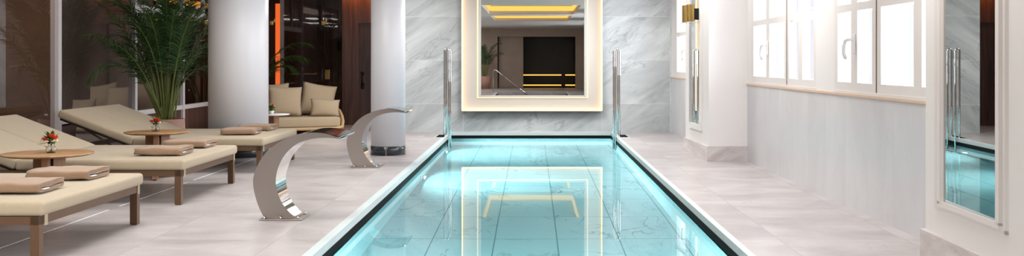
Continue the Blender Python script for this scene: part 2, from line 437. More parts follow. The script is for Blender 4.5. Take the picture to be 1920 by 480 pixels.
# glass partition front (facing the camera) at x 503-641
gl = empty('window_1', (0, 0, 0), 'frameless glass partition beside the wooden wall', 'glass partition', kind='structure')
b = B(); b.box(-5.35, -4.42, YW + 0.04, YW + 0.052, 0.02, 2.19); b.box(-4.40, -4.03, YW + 0.04, YW + 0.052, 0.02, CZ)
b.box(-5.35, -4.42, YW + 0.04, YW + 0.052, 2.20, CZ)
b.out('pane', M['smoke'], gl)
b = B()
for x in (-5.49, -4.40):
    b.box(x - 0.075, x - 0.005, YW + 0.01, YW + 0.038, 2.12, 2.21, bev=0.006); b.box(x + 0.005, x + 0.04, YW + 0.01, YW + 0.038, 2.17, 2.26, bev=0.006)
b.out('brass_clamp', M['brass'], gl)
b = B(); b.box(-4.40, -4.30, YW + 0.01, YW + 0.038, 0.97, 1.17, bev=0.004); b.out('brass_handle', M['brass'], gl)
b = B(); b.box(-5.64, -5.60, YW - 0.03, YW + 0.05, 0, CZ); b.box(-5.36, -5.29, YW + 0.05, YW + 0.14, 0, CZ)
b.out('window_frame', M['post'], gl)
# room behind the glass
b = B()
b.box(-9.2, -2.4, 24.0, 24.15, 0, CZ); b.box(-5.2, -5.1, 22.0, 24, 0, CZ)
b.box(-4.6, -2.4, 22.6, 22.7, 0, CZ)
struct(b, 'wall_far', M['darkwood'], 'dark wooden panelling behind the glass partition', 'wall')
b = B(); b.box(-9.2, -2.3, 21.9, 24.1, -0.1, 0); b.box(-9.2, -6.4, -3, 21.9, -0.1, 0)
struct(b, 'floor_side_room', M['greyfloor'], 'dim floor of the rooms behind glass', 'floor')
b = B(); b.box(-5.56, -5.42, 21.95, 22.0, 0.7, 2.6)
o = b.out('light_column', M['redglow']); tag(o, 'orange red glowing vertical light strip behind the glass partition', 'light')
b = B()
for x in (-4.29, -4.13):
    b.tube([(x, 22.6, 1.70), (x, 22.50, 1.70), (x - 0.02, 22.46, 1.66)], 0.018, 8); b.box(x - 0.035, x + 0.035, 22.44, 22.54, 1.58, 1.80, bev=0.012)
    o = b.out('wall_lamp', M['blackmetal'])
    tag(o, 'small black wall fitting seen through glass, ' + ('left of the pair' if x < -4.2 else 'right of the pair'), 'wall fitting', 'black fittings behind the glass')
    b = B()
b.b.free()

# left glazing wall (parallel to the pool)
XG = -6.2
posts = [21.5, 17.97, 15.8, 13.25, 10.4, 7.2, 4.0, 0.8, -2.4]
g2 = empty('window_2', (0, 0, 0), 'long white framed glass wall behind the daybeds', 'glass wall', kind='structure')
b = B()
for k, y in enumerate(posts):
    b.box(XG - 0.08, XG + 0.03, y - 0.045, y + 0.045, 0, CZ)
b.box(XG - 0.06, XG + 0.02, 13.3, 21.5, 0.50, 0.575); b.box(XG - 0.06, XG + 0.02, 13.3, 15.8, 0.50, 0.52)
b.box(XG - 0.06, XG + 0.02, 15.8, 21.5, 2.12, 2.24); b.box(XG - 0.05, XG + 0.01, 16.85, 16.92, 2.24, CZ); b.box(XG - 0.05, XG + 0.01, 19.1, 19.17, 2.24, CZ)
b.out('window_frame', M['post'], g2)
for k in range(len(posts) - 1):
    y1, y0 = posts[k] - 0.045, posts[k + 1] + 0.045
    b = B(); b.box(XG - 0.03, XG - 0.02, y0, y1, 0.02 if k > 1 else 0.575, CZ - 0.01)
    b.out('pane', M['smoke'], g2)
b = B(); b.box(XG - 0.05, XG - 0.01, 15.85, 21.45, 0.02, 0.5); b.out('base_panel', M['darkwood'], g2)
b = B(); b.box(-6.62, -6.58, 14.0, 17.6, 0, CZ); b.out('blind', M['brown'], g2)
b = B(); b.box(-9.2, -9.05, -3, 24, 0, CZ)
struct(b, 'wall_left', M['brown'], 'brown wall of the room behind the glazing', 'wall')
# orange cove strips in the side room, real light fittings
b = B(); b.box(-8.9, -6.8, 21.96, 22.0, 2.22, 2.26); o = b.out('cove_light', M['orange']); tag(o, 'thin orange light line on the wall behind the palm, lower one', 'light', 'orange cove lights')
b = B(); b.box(-7.12, -7.0, 18.0, 21.9, 2.50, 2.60); o = b.out('cove_light', M['orange']); tag(o, 'broad orange ceiling light behind the glazing, upper one', 'light', 'orange cove lights')
b = B(); b.box(-8.95, -6.75, 22.0, 22.1, 0, 2.24)
struct(b, 'wall_side_cabin', M['darkwood'], 'dark wooden cabin behind the glazing', 'wall')

# right side: window wall polyline
W = [Vector((2.65, YB)), Vector((2.91, 13.6)), Vector((2.946, 7.7)), Vector((2.98, -13))]


def wx(y):
    for a, c in zip(W, W[1:]):
        if c.y <= y <= a.y: return a.x + (c.x - a.x) * (a.y - y) / (a.y - c.y)
    return W[-1].x


def wseg(b, ya, yb, z0, z1, d0=0.0, d1=0.25, m=None):
    """slab following the wall between two Y values; d0/d1 = depths behind the wall face"""
    cuts = sorted({ya, yb} | {p.y for p in W if min(ya, yb) < p.y < max(ya, yb)})
    for a, c in zip(cuts, cuts[1:]):
        b.prism([(wx(a) + d0, a), (wx(a) + d1, a), (wx(c) + d1, c), (wx(c) + d0, c)], z0, z1, m)


b = B(); wseg(b, -13, YB, -0.1, 1.03)
struct(b, 'wall_right', M['wall_marble'], 'pale marble wainscot below the windows', 'wall')
b = B(); wseg(b, -13, YB, 1.03, 1.052, -0.012, 0.27)
struct(b, 'trim_4', mat('sill_wood', (0.70, 0.50, 0.36), 0.5, var=0.05), 'thin warm sill strip above the wainscot', 'sill')
wins = [(16.85, 19.02, [(17.92, 18.72), (17.0, 17.72)]),
        (10.45, 13.47, [(12.63, 13.32), (11.72, 12.46), (11.13, 11.52), (10.53, 10.97)]),
        (6.7, 9.83, [(9.33, 9.73), (8.76, 9.15), (7.82, 8.54), (6.95, 7.66)]),
        (0.2, 3.6, [(2.85, 3.45), (2.0, 2.6), (1.2, 1.8), (0.4, 1.0)]),
        (-7.5, -2.5, [(-3.6, -2.7), (-4.9, -4.0), (-6.1, -5.2), (-7.3, -6.4)])]  # windows behind the viewpoint are unseen, added to let in more daylight
b = B(); prev = -13
for (a, c, _) in sorted(wins, key=lambda q: q[0]):
    wseg(b, prev, a, 1.052, CZ); wseg(b, a, c, 2.76, CZ); prev = c
wseg(b, prev, YB, 1.052, CZ)
struct(b, 'wall_right_upper', M['white'], 'white painted wall between and above the windows', 'wall')
wlabels = ['tall white casement window beyond the far pier', 'white casement window with four narrow columns of panes',
           'large bright white casement window nearest the mirror', 'unseen white window behind the viewpoint, added to let in daylight', 'unseen wide white window far behind the viewpoint, added to let in daylight']
for k, (a, c, panes) in enumerate(wins):
    wr = empty('window_%d' % (k + 3), (0, 0, 0), wlabels[k], 'window', kind='structure')
    b = B(); ps = sorted(panes); ys = [a] + [v for p in ps for v in p] + [c]
    rows = [(1.155, 1.81), (1.88, 2.56)]
    for i in range(0, len(ys), 2): wseg(b, ys[i], ys[i + 1], 1.06, 2.76, 0.0, 0.055)
    for p in ps:
        for (z0, z1) in [(1.06, 1.155), (1.81, 1.88), (2.56, 2.76)]: wseg(b, p[0], p[1], z0, z1, 0.0, 0.055)
    if len(ps) == 4:   # raised meeting strip between the two leaves
        ym = (ps[1][1] + ps[2][0]) / 2; 
    wseg(b, a, c, 1.052, 1.075, -0.008, 0.06)
    b.out('window_frame', M['win_white'], wr)
    b = B()   # outer casement standing behind the inner one
    for p in ps:
        q = p[1] - 0.16 + 0.17 * p[1] / wx(p[1])
        if q + 0.12 < c: wseg(b, q, q + 0.12, 1.06, 2.76, 0.17, 0.21)
        if q - 0.07 < c and q > a: wseg(b, q - 0.07, q - 0.045, 1.06, 2.76, 0.17, 0.20)
    wseg(b, a, c, 1.06, 1.14, 0.17, 0.21); wseg(b, a, c, 1.82, 1.87, 0.17, 0.21)
    b.out('outer_frame', M['outer_paint'], wr)
    if len(ps) == 4:
        b = B(); wseg(b, ym - 0.008, ym + 0.008, 1.08, 2.76, -0.004, 0.0); b.out('leaf_gap', M['bronze_frame'], wr)
    for p in ps:
        b = B(); wseg(b, p[0], p[1], 1.155, 2.56, 0.025, 0.03); b.out('pane', M['glass'], wr)
    hy = {0: 17.82, 1: 12.53, 2: 9.22}.get(k)
    if hy:
        b = B(); x = wx(hy)
        b.box(x - 0.02, x, hy - 0.02, hy + 0.02, 1.42, 1.60, bev=0.006)
        b.tube([(x - 0.01, hy, 1.55), (x - 0.06, hy, 1.55), (x - 0.075, hy + 0.04, 1.54), (x - 0.08, hy + 0.07, 1.48), (x - 0.075, hy + 0.08, 1.42), (x - 0.06, hy + 0.07, 1.37)], 0.016, 8)
        b.out('window_handle', M['label'], wr)

# far pier (slightly turned), skirting and mirror
A = Vector((2.385, 13.68)); Bp = Vector((2.32, 15.31)); dirp = (Bp - A).normalized(); nrm = Vector((-dirp.y, dirp.x))
if nrm.x > 0: nrm = -nrm


def fp(s, d):   # along the pier face, out from it (towards the pool)
    p = A + dirp * s + nrm * d; return (p.x, p.y)


Lp = (Bp - A).length
b = B(); b.prism([tuple(A), (3.0, 13.68), (3.0, 15.31), tuple(Bp)], 0, CZ)
struct(b, 'wall_pier_far', M['white'], 'white pier projecting between the windows', 'pier')
b = B()
b.prism([fp(-0.025, 0.028), (3.0, 13.655), (3.0, 13.68), fp(0, 0)], 0, 0.205)
b.prism([fp(-0.025, 0.028), fp(0, 0), fp(Lp, 0), fp(Lp + 0.02, 0.028)], 0, 0.205)
struct(b, 'baseboard_pier', M['skirt_marble'], 'veined marble skirting around the white pier', 'skirting')


def panelbox(b, f, s0, s1, d0, d1, z0, z1, m=None):
    b.prism([f(s0, d0), f(s0, d1), f(s1, d1), f(s1, d0)], z0, z1, m)


mr = empty('wall_mirror', (A.x, A.y, 0.4), 'tall narrow mirror on the white pier side, behind a brass lamp', 'mirror')


def fl(s, d): p = fp(s, d); return (p[0] - A.x, p[1] - A.y)


b = B(); b.prism([fl(0.50, 0), fl(0.50, 0.021), fl(1.22, 0.0115), fl(1.22, 0)], 0.06, 2.5); b.out('mirror_glass', M['mirror'], mr)
b = B()
for (s0, s1, z0, z1) in [(0.42, 0.50, -0.02, 2.55), (1.22, 1.30, -0.02, 2.55), (0.50, 1.22, -0.02, 0.06)]:
    panelbox(b, fl, s0, s1, 0, 0.03, z0, z1)
b.out('mirror_frame', M['white'], mr)
# brass sconce
sc = empty('wall_sconce', (A.x, A.y, 1.9), 'folded brass wall sconce mounted over the narrow pier mirror', 'wall lamp')
b = B(); panelbox(b, fl, 0.66, 0.80, 0.012, 0.07, 0.04, 0.20); b.out('backplate', M['blackmetal'], sc)
for k in range(5):
    s0 = 0.50 + k * 0.085; dd = 0.10 + 0.02 * (k % 2) + 0.012 * k
    b = B(); pts = []
    n = 8
    for i in range(n + 1):
        a = PI * i / n; pts.append(fl(s0 + 0.05 - 0.055 * math.cos(a), dd + 0.05 * math.sin(a)))
    for i in range(n, -1, -1):
        a = PI * i / n; pts.append(fl(s0 + 0.05 - 0.049 * math.cos(a), dd - 0.006 + 0.05 * math.sin(a)))
    b.prism(pts, 0.01, 0.25); b.out('brass_fold', M['brass'], sc)
b = B(); panelbox(b, fl, 0.50, 0.95, 0.012, 0.20, -0.005, 0.005); b.out('glass_plate', M['vase'], sc)

# near pier with large mirror
def np_(s, d):   # s metres back from the far corner towards the camera, d out of the face
    m = 0.022; return (2.688 - m * s - d, 6.92 - s)


b = B(); b.prism([np_(0, 0), (3.05, 6.92), (3.05, 4.3), np_(2.62, 0)], 0, CZ)
struct(b, 'wall_pier_near', M['white'], 'wide white pier holding the large mirror', 'pier')
b = B(); b.prism([np_(-0.025, 0.03), (3.0, 6.945), (3.0, 6.92), np_(0, 0), np_(2.62, 0), np_(2.62, 0.03)], 0, 0.205)
struct(b, 'baseboard_near', M['skirt_marble'], 'marble skirting below the large mirror', 'skirting')
mo = np_(0, 0)
mr2 = empty('large_mirror', (mo[0], mo[1], 0.4), 'large white framed mirror reflecting the pool, at the right edge', 'mirror')


def nl(s, d): p = np_(s, d); return (p[0] - mo[0], p[1] - mo[1])


b = B(); b.prism([nl(0.33, 0), nl(0.33, 0.004), nl(1.135, 0.0065), nl(1.135, 0)], 0.035, 2.5); b.out('mirror_glass', M['mirror_grey'], mr2)
b = B()
for (s0, s1, z0, z1, d) in [(0.20, 0.255, -0.02, 2.55, 0.022), (0.255, 0.33, 0.02, 2.55, 0.024), (1.135, 1.21, 0.02, 2.55, 0.024), (1.21, 1.265, -0.02, 2.55, 0.013),
                            (0.20, 1.265, -0.02, 0.0, 0.013), (0.255, 1.21, 0.0, 0.035, 0.024)]:
    b.prism([nl(s0, 0), nl(s0 + 0.008, d), nl(s1 - 0.022, d), nl(s1, 0)], z0, z1)
b.out('mirror_frame', M['win_white'], mr2)

# rear part of the room (seen only in the mirrors)
b = B()
b.box(-9.2, -1.75, -13.2, -13, 0, CZ); b.box(2.2, 3.2, -13.2, -13, 0, CZ); b.box(-1.75, 2.2, -13.2, -13, 2.6, CZ)
b.box(-6.4, -6.2, -13, -2.4, 0, CZ)
struct(b, 'wall_rear', M['warmmarble'], 'marble wall at the other end of the hall', 'wall')
b = B(); b.box(-1.8, 2.3, -16, -15.9, 0, CZ); b.box(-1.85, -1.75, -16, -13.2, 0, CZ); b.box(2.2, 2.3, -16, -13.2, 0, CZ)
b.box(-1.8, 2.3, -16, -13.2, 2.62, 2.7); b.box(-1.8, 2.3, -16, -13.2, -0.1, 0)
struct(b, 'wall_rear_room', M['dark'], 'dark room behind the rear opening', 'wall')
b = B(); b.box(-1.70, -0.45, -13.5, -13.35, 0, 2.6)
struct(b, 'wall_rear_panel', M['warmmarble'], 'marble panel lit warm in the rear opening', 'wall')
for z, nm in ((0.1, 'lower one'), (0.62, 'upper one')):
    b = B(); b.box(-0.45, 1.5, -13.6, -13.55, z, z + 0.06); b.box(1.7, 2.2, -13.6, -13.55, z, z + 0.06)
    o = b.out('counter_light', M['gold']); tag(o, 'yellow light line in the dark rear room, ' + nm, 'light', 'rear counter lights')

# ceiling with lit tray over the pool
b = B()
b.box(-9.2, -1.5, -13.2, 24.1, CZ, CZ + 0.1); b.box(1.45, 3.3, -13.2, 24.1, CZ, CZ + 0.1)
b.box(-1.5, 1.45, 8.6, 24.1, CZ, CZ + 0.1); b.box(-1.5, 1.45, -13.2, -3.0, CZ, CZ + 0.1); b.box(-1.5, 1.45, 1.6, 2.8, CZ, CZ + 0.1)
for (y0, y1) in ((2.8, 8.6), (-3.0, 1.6)):
    b.box(-1.6, 1.55, y0 - 0.1, y1 + 0.1, CZ + 0.3, CZ + 0.35)
    b.box(-1.6, -1.5, y0 - .1, y1 + .1, CZ + .1, CZ + 0.3); b.box(1.45, 1.55, y0 - .1, y1 + .1, CZ + .1, CZ + 0.3)
    b.box(-1.6, 1.55, y0 - .1, y0, CZ + .1, CZ + .3); b.box(-1.6, 1.55, y1, y1 + .1, CZ + .1, CZ + .3)
struct(b, 'ceiling', M['ceiling'], 'pale ceiling with recessed trays over the pool', 'ceiling')
for y0, y1, nm in ((2.8, 8.6, 'over the middle of the pool'), (-3.0, 1.6, 'over the near end of the pool')):
    b = B()
    b.box(-1.48, 1.43, y1 - 0.06, y1 - 0.02, CZ + 0.12, CZ + 0.28); b.box(-1.48, 1.43, y0 + 0.02, y0 + 0.06, CZ + 0.12, CZ + 0.28)
    b.box(-1.48, -1.44, y0 + .06, y1 - .06, CZ + .12, CZ + .28); b.box(1.39, 1.43, y0 + .06, y1 - .06, CZ + .12, CZ + .28)
    o = b.out('tray_light', M['gold']); tag(o, 'orange light strip around the ceiling tray ' + nm, 'light', 'ceiling tray lights')

# ================================================================= back-lit mirror panel
bm = empty('backlit_mirror', (0, YB, 0.4), 'large backlit cream panel framing a square mirror on the end wall', 'mirror')
x0, x1, zb0 = -1.316, 1.314, 0.026
b = B(); b.box(x0, x1, -0.09, -0.05, zb0, 2.6)
b.out('panel', M['panel'], bm)
b = B(); t = 0.035
b.box(x0 - 0.012, x0 + 0.006, -0.16, -0.02, zb0, 2.6); b.box(x1 - 0.006, x1 + 0.012, -0.16, -0.02, zb0, 2.6); b.box(x0 + 0.006, x1 - 0.006, -0.16, -0.02, zb0 - 0.012, zb0 + 0.006)
b.out('outer_light_strip', M['glow_edge'], bm)
b = B(); b.box(x0 - 0.018, x0 - 0.012, -0.16, 0, zb0 - .018, 2.6); b.box(x1 + 0.012, x1 + 0.018, -0.16, 0, zb0 - .018, 2.6); b.box(x0 - 0.012, x1 + 0.012, -0.16, 0, zb0 - 0.018, zb0 - 0.012)
b.out('edge_light_stop', M['panel'], bm)  # lip added to keep the strip's glow off the marble
gx0, gx1, gz = -0.965, 0.985, 0.305
b = B(); b.box(gx0, gx1, -0.115, -0.105, gz, 2.6); b.out('mirror_glass', M['mirror'], bm)
b = B()
for (a0, a1, c0, c1) in [(gx0 - 0.055, gx0, gz - 0.035, 2.6), (gx1, gx1 + 0.055, gz - 0.035, 2.6), (gx0, gx1, gz - 0.035, gz)]:
    b.box(a0, a1, -0.13, -0.09, c0, c1, bev=0.006)
b.out('mirror_frame', M['panel'], bm)
b = B()
for (a0, a1, c0, c1) in [(gx0 - 0.073, gx0 - 0.055, gz - 0.05, 2.6), (gx1 + 0.055, gx1 + 0.073, gz - 0.05, 2.6), (gx0 - 0.055, gx1 + 0.055, gz - 0.05, gz - 0.035)]:
    b.box(a0, a1, -0.105, -0.09, c0, c1)
b.out('inner_light_strip', M['glow'], bm)

# ================================================================= columns
def column(x, y, r, label):
    o = empty('round_column', (x, y, 0), label, 'column', 'round columns on the left deck')
    b = B(); b.lathe([(r, 0.13), (r, CZ)], 64); b.out('shaft', M['column'], o)
    b = B(); b.lathe([(r + 0.004, 0), (r + 0.004, 0.124), (r - 0.01, 0.13)], 64); b.out('base_band', M['black_band'], o)
    b = B(); b.box(0.0, 0.012, -r - 0.006, -r + 0.02, 0, 0.124); b.out('joint', M['steel'], o)


M['black_band'] = mat('black_marble_band', (0.025, 0.032, 0.036), 0.15, var=0.4, vscale=6)
column(-4.20, 14.5, 0.416, 'thick white round column beside the farthest daybed')
column(-2.09, 14.72, 0.248, 'slim white round column with black base, between fountain and end wall')

# ================================================================= fountains
def fpt(x, y, Y):
    px, py = 460 + x / 2.286, 220 + y / 2.286
    return ((px - VX) / F * Y, H0 - (py - VY) / F * Y)


outer = [(85, 440), (58, 385), (40, 328), (33, 272), (45, 222), (72, 172), (108, 133), (150, 104), (200, 82), (250, 69), (300, 65), (350, 71), (400, 87)]
inner = [(228, 440), (190, 407), (158, 368), (139, 325), (130, 278), (138, 225), (158, 178), (190, 138), (228, 110), (270, 96), (315, 89), (358, 88), (400, 92)]


def crv(P, t):   # smooth sampling
    n = len(P) - 1; u = t * n; i = min(int(u), n - 1); f = u - i
    p = [Vector(P[max(0, min(n, k))]) for k in (i - 1, i, i + 1, i + 2)]
    return 0.5 * ((2 * p[1]) + (p[2] - p[0]) * f + (2 * p[0] - 5 * p[1] + 4 * p[2] - p[3]) * f * f + (3 * p[1] - p[0] - 3 * p[2] + p[3]) * f ** 3)


YC = 8.74
ox = fpt(228, 440, YC)[0] - 0.15
ft = empty('water_fountain', (ox, YC, 0), 'large curved steel water spout nearest the camera, beside the pool', 'fountain', 'steel arc fountains on the left deck')
b = B(); NS = 48; pts = []; ws = []
for i in range(NS + 1):
    t = i / NS
    wv = 0.12 + 0.07 * min(1, t / 0.4) + 0.15 * max(0, (t - 0.4) / 0.6) ** 1.2
    po, pi_ = crv(outer, t), crv(inner, t)
    Yf = YC - wv
    a = fpt(po.x, po.y, Yf); c = fpt(pi_.x, pi_.y, Yf)
    if i == 0: a = (a[0], 0.008); c = (c[0], 0.008)
    pts += [(a[0] - ox, -wv, a[1]), (a[0] - ox, wv, a[1]), (c[0] - ox, wv, c[1]), (c[0] - ox, -wv, c[1])]
    ws.append((a, c, wv))
st, ch = M['steel'], M['chrome']
for i in range(NS):
    k = i * 4
b.poly(pts, [[i * 4 + 3, i * 4 + 0, i * 4 + 4, i * 4 + 7] for i in range(NS)] + [[i * 4 + 1, i * 4 + 2, i * 4 + 6, i * 4 + 5] for i in range(NS)], st, False)
b.poly(pts, [[i * 4, i * 4 + 1, i * 4 + 5, i * 4 + 4] for i in range(NS)] + [[i * 4 + 2, i * 4 + 3, i * 4 + 7, i * 4 + 6] for i in range(NS)] + [[0, 3, 2, 1], [NS * 4 + k for k in range(4)]], ch, True)
b.out('spout_body', None, ft)
a, c, wv = ws[-1]; a1, c1, wv1 = ws[int(NS * 0.80)]
b = B()   # dark polished plate on the top of the lip
idx = list(range(int(NS * 0.78), NS + 1)); q = []
for i in idx:
    a, c, wv = ws[i]; q += [(a[0] - ox, -wv * .93, a[1] + 0.003), (a[0] - ox, wv * .93, a[1] + 0.003)]
b.poly(q, [[2 * i, 2 * i + 1, 2 * i + 3, 2 * i + 2] for i in range(len(idx) - 1)], None, True); b.out('lip_plate', M['chrome_dark'], ft)
a, c, wv = ws[-1]
b = B(); b.box(a[0] - ox - 0.01, a[0] - ox + 0.012, -wv, wv, c[1] - 0.004, a[1] + 0.004, bev=0.003); b.out('spout_lip', M['chrome'], ft)
px0 = fpt(58, 443, 8.58)[0] - ox; px1 = fpt(238, 443, 8.58)[0] - ox
b = B(); b.box(px0, px1 + 0.01, -0.16, 0.16, 0.0, 0.012, bev=0.002); b.out('base_plate', M['steel'], ft)
for (x, y) in [(px0 + 0.04, -0.14), ((px0 + px1) / 2, -0.14), (px1 - 0.03, -0.14), (px1 - 0.03, 0.13), (px0 + 0.04, 0.14)]:
    b = B(); b.lathe([(0.012, 0), (0.012, 0.012), (0.008, 0.02), (0.001, 0.022)], 10, (x, y, 0.012)); b.out('bolt', M['chrome'], ft)
f2 = copy_tree(ft); f2.location = (ox + 0.02, YC + 4.22, 0); f2['label'] = 'farther curved steel water spout standing before the slim column'

# ================================================================= pool ladders
def ladder(sx, label):
    xo, xi = 0.035 * sx, -0.035 * sx
    o = empty('pool_ladder', (1.51 * sx, 18.0, 0), label, 'pool ladder', 'steel pool ladders')
    for y in (-0.08, 0.30):
        b = B(); zt = 1.57; rr = 0.035
        p = [(xo, y, 0.0), (xo, y, 0.6), (xo, y, zt - rr)] + [(xo * math.cos(PI * i / 6), y, zt - rr + rr * math.sin(PI * i / 6)) for i in range(1, 6)]
        p += [(xi, y, zt - rr), (xi, y, 0.5), (xi, y, -1.15)]
        b.tube(p, 0.016, 12); b.out('rail', M['chrome'], o)
        b = B(); b.lathe([(0.032, 0), (0.032, 0.006), (0.02, 0.014)], 16, (xo, y, 0.0)); b.out('flange', M['chrome'], o)
    for z in (-0.25, -0.50, -0.75, -1.0):
        b = B(); b.box(xi - 0.035, xi + 0.035, -0.08, 0.30, z - 0.015, z + 0.015, bev=0.006); b.out('step', M['dark_frame'], o)


ladder(-1, 'tall polished steel ladder rail at the left pool corner')
ladder(1, 'tall polished steel ladder rail at the right pool corner')
for sx, nm in ((-1, 'left'), (1, 'right')):
    o = empty('floor_box', (1.64 * sx, 18.25, 0), 'small black floor recess beside the %s ladder' % nm, 'floor box', 'floor recesses by the ladders')
    b = B(); b.box(-0.07, 0.07, -0.35, 0.35, 0, 0.004); b.out('recess_dark', M['black'], o)  # flat black plate painted as the darkness inside the recess
    b = B()
    for q in [(-0.09, -0.07, -0.37, 0.37), (0.07, 0.09, -0.37, 0.37), (-0.07, 0.07, -0.37, -0.35), (-0.07, 0.07, 0.35, 0.37)]: b.box(q[0], q[1], q[2], q[3], 0, 0.008)
    b.out('rim', M['coping'], o)
for (px, py) in [(830.5, 313.5 - 33), (790, 279), (586, 286)]: pass
o = B().lathe([(0.03, 0), (0.03, 0.003)], 16, (-1.95, 15.5, 0)).out('floor_drain', M['steel']); tag(o, 'tiny round steel cap in the deck beside the slim column', 'drain cap')
# pool lamps on the left basin wall
for y, lb in ((17.5, 'round underwater lamp by the left ladder'), (13.9, 'round underwater lamp farther along the left pool wall')):
    o = empty('pool_lamp', (XL, y, -1.1 if y > 12 else -0.9), lb, 'pool lamp', 'underwater pool lamps')
    b = B(); b.lathe([(0.001, 0), (0.07, 0), (0.07, 0.012), (0.001, 0.012)], 24); b.xf(Matrix.Rotation(R(90), 4, 'Y')); b.out('lens', M['lamp'], o)
    b = B(); b.lathe([(0.07, 0), (0.095, 0), (0.09, 0.02), (0.07, 0.02)], 24, cap=False); b.xf(Matrix.Rotation(R(90), 4, 'Y')); b.out('ring', M['chrome'], o)

# ================================================================= daybeds
def soft_box(b, x0, x1, y0, y1, z0, z1, r=0.03):
    b.box(x0, x1, y0, y1, z0, z1, bev=r, seg=4)


def daybed():
    # local origin: floor, foot end (x=0 at the foot edge, running towards -x), y 0..1.72
    o = empty('daybed', (0, 0, 0)); L1, WY = 1.56, 1.72
    b = B(); soft_box(b, -L1, 0.03, -0.015, WY + 0.015, 0.327, 0.424)
    m1 = b.out('mattress', M['mattress'], o, smooth=True)
    ang = R(21)
    for k, (ya, yb) in enumerate(((-0.015, WY / 2 - 0.003), (WY / 2 + 0.003, WY + 0.015))):
        b = B(); soft_box(b, -0.97, 0, ya, yb, 0, 0.10)
        b.xf(Matrix.Translation((-L1 - 0.005, 0, 0.33)) @ Matrix.Rotation(ang, 4, 'Y'))
        b.out('backrest_mattress', M['mattress'], o, smooth=True)
    b = B(); fx1 = -2.35
    b.box(fx1, 0.0, -0.0, 0.05, 0.268, 0.325); b.box(fx1, 0.0, WY - 0.05, WY, 0.268, 0.325)
    b.box(-0.05, 0, 0.05, WY - 0.05, 0.268, 0.325); b.box(fx1, fx1 + 0.05, 0.05, WY - 0.05, 0.268, 0.325)
    b.out('frame', M['bronze_frame'], o)
    b = B()
    for yy in (0.06, WY - 0.10): b.box(-0.95, 0, yy, yy + 0.04, -0.035, -0.002)
    for xx in (-0.95, -0.5, -0.06): b.box(xx, xx + 0.05, 0.06, WY - 0.06, -0.032, -0.004)
    b.xf(Matrix.Translation((-L1 - 0.005, 0, 0.33)) @ Matrix.Rotation(ang, 4, 'Y')); b.out('backrest_frame', M['dark_frame'], o)
    for yy in (0.10, WY - 0.10):
        b = B(); b.tube([(-L1 - 0.25, yy, 0.30), (-L1 - 0.62, yy, 0.53)], 0.012, 8); b.out('support_strut', M['dark_frame'], o)
    for (xx, yy) in [(-0.03, 0.03), (-0.03, WY - 0.03), (fx1 + 0.03, 0.03), (fx1 + 0.03, WY - 0.03)]:
        b = B(); b.box(xx - 0.03, xx + 0.03, yy - 0.03, yy + 0.03, 0.006, 0.325, bev=0.002)
        b.box(xx - 0.022, xx + 0.022, yy - 0.022, yy + 0.022, 0, 0.007); b.out('leg', M['bronze_frame'], o)
    for yy in (0.09, WY - 0.035):
        b = B(); b.box(0.0, 0.006, yy - 0.022, yy + 0.022, 0.255, 0.335, bev=0.002); b.out('strap', M['mattress'], o)
    return o


base = daybed()
bl = ['nearest beige daybed at the bottom left corner, under two folded towels', 'middle beige daybed with raised back, between the two wooden tables',
      'farthest beige daybed with raised back, in front of the thick column']
for i, (yy, xx) in enumerate([(6.69, -3.255), (9.51, -3.295), (12.24, -3.27)]):
    o = base if i == 0 else copy_tree(base)
    o.location = (xx, yy, 0); tag(o, bl[i], 'daybed', 'beige daybeds on the left deck')

# towels: flattened spiral seen from the end
def towel(L=0.45, D=0.42, Hh=0.078, seed=0):
    th = 0.011; path = []
    hh, hw = Hh / 2, D / 2; turns = 2.6; n = int(turns * 28)
    for i in range(n + 1):
        t = i / n; sh = 1 - 0.80 * t; a = 2 * PI * turns * t + PI * 0.1
        rh = max(hh * sh - 0.004, 0.004); rw = hw - (hh - rh) * 1.1
        ca, sa = math.cos(a), math.sin(a)
        y = (rw - rh) * max(-1, min(1, ca * 1.6)) + rh * ca
        z = rh * (abs(sa) ** 0.6) * (1 if sa >= 0 else -1)
        path.append(Vector((y, z)))
    b = B(); xs = [-L / 2 + L * k / 10 for k in range(11)]; rng = random.Random(seed)
    ph = rng.random() * 10; pts = []; n1 = len(path)
    for x in xs:
        for s in (0, 1):
            for i, p in enumerate(path):
                tg = (path[min(i + 1, n1 - 1)] - path[max(i - 1, 0)]); tg.normalize(); nn = Vector((-tg.y, tg.x))
                q = p + nn * (th / 2 * (1 if s else -1))
                wob = noise.noise(Vector((x * 6 + ph, q.x * 5, q.y * 14 + ph)))
                sag = 1 - 0.10 * (0.5 - abs(x) / L) * 0
                pts.append((x + 0.010 * noise.noise(Vector((q.x * 9, q.y * 40, ph))) * (abs(x) * 2 / L), q.x + 0.010 * wob, max(0.001, (q.y * sag + hh) + 0.009 * wob)))
    f = []
    for k in range(10):
        A0, A1 = k * 2 * n1, (k + 1) * 2 * n1
        for i in range(n1 - 1):
            f.append([A0 + i, A0 + i + 1, A1 + i + 1, A1 + i]); f.append([A0 + n1 + i, A0 + n1 + i + 1, A1 + n1 + i + 1, A1 + n1 + i])
        f.append([A0, A0 + n1, A1 + n1, A1]); f.append([A0 + n1 - 1, A0 + 2 * n1 - 1, A1 + 2 * n1 - 1, A1 + n1 - 1])
    for i in range(n1 - 1):
        for A0 in (0, 10 * 2 * n1): f.append([A0 + i, A0 + i + 1, A0 + n1 + i + 1, A0 + n1 + i])
    b.poly(pts, f, None, True)
    return b


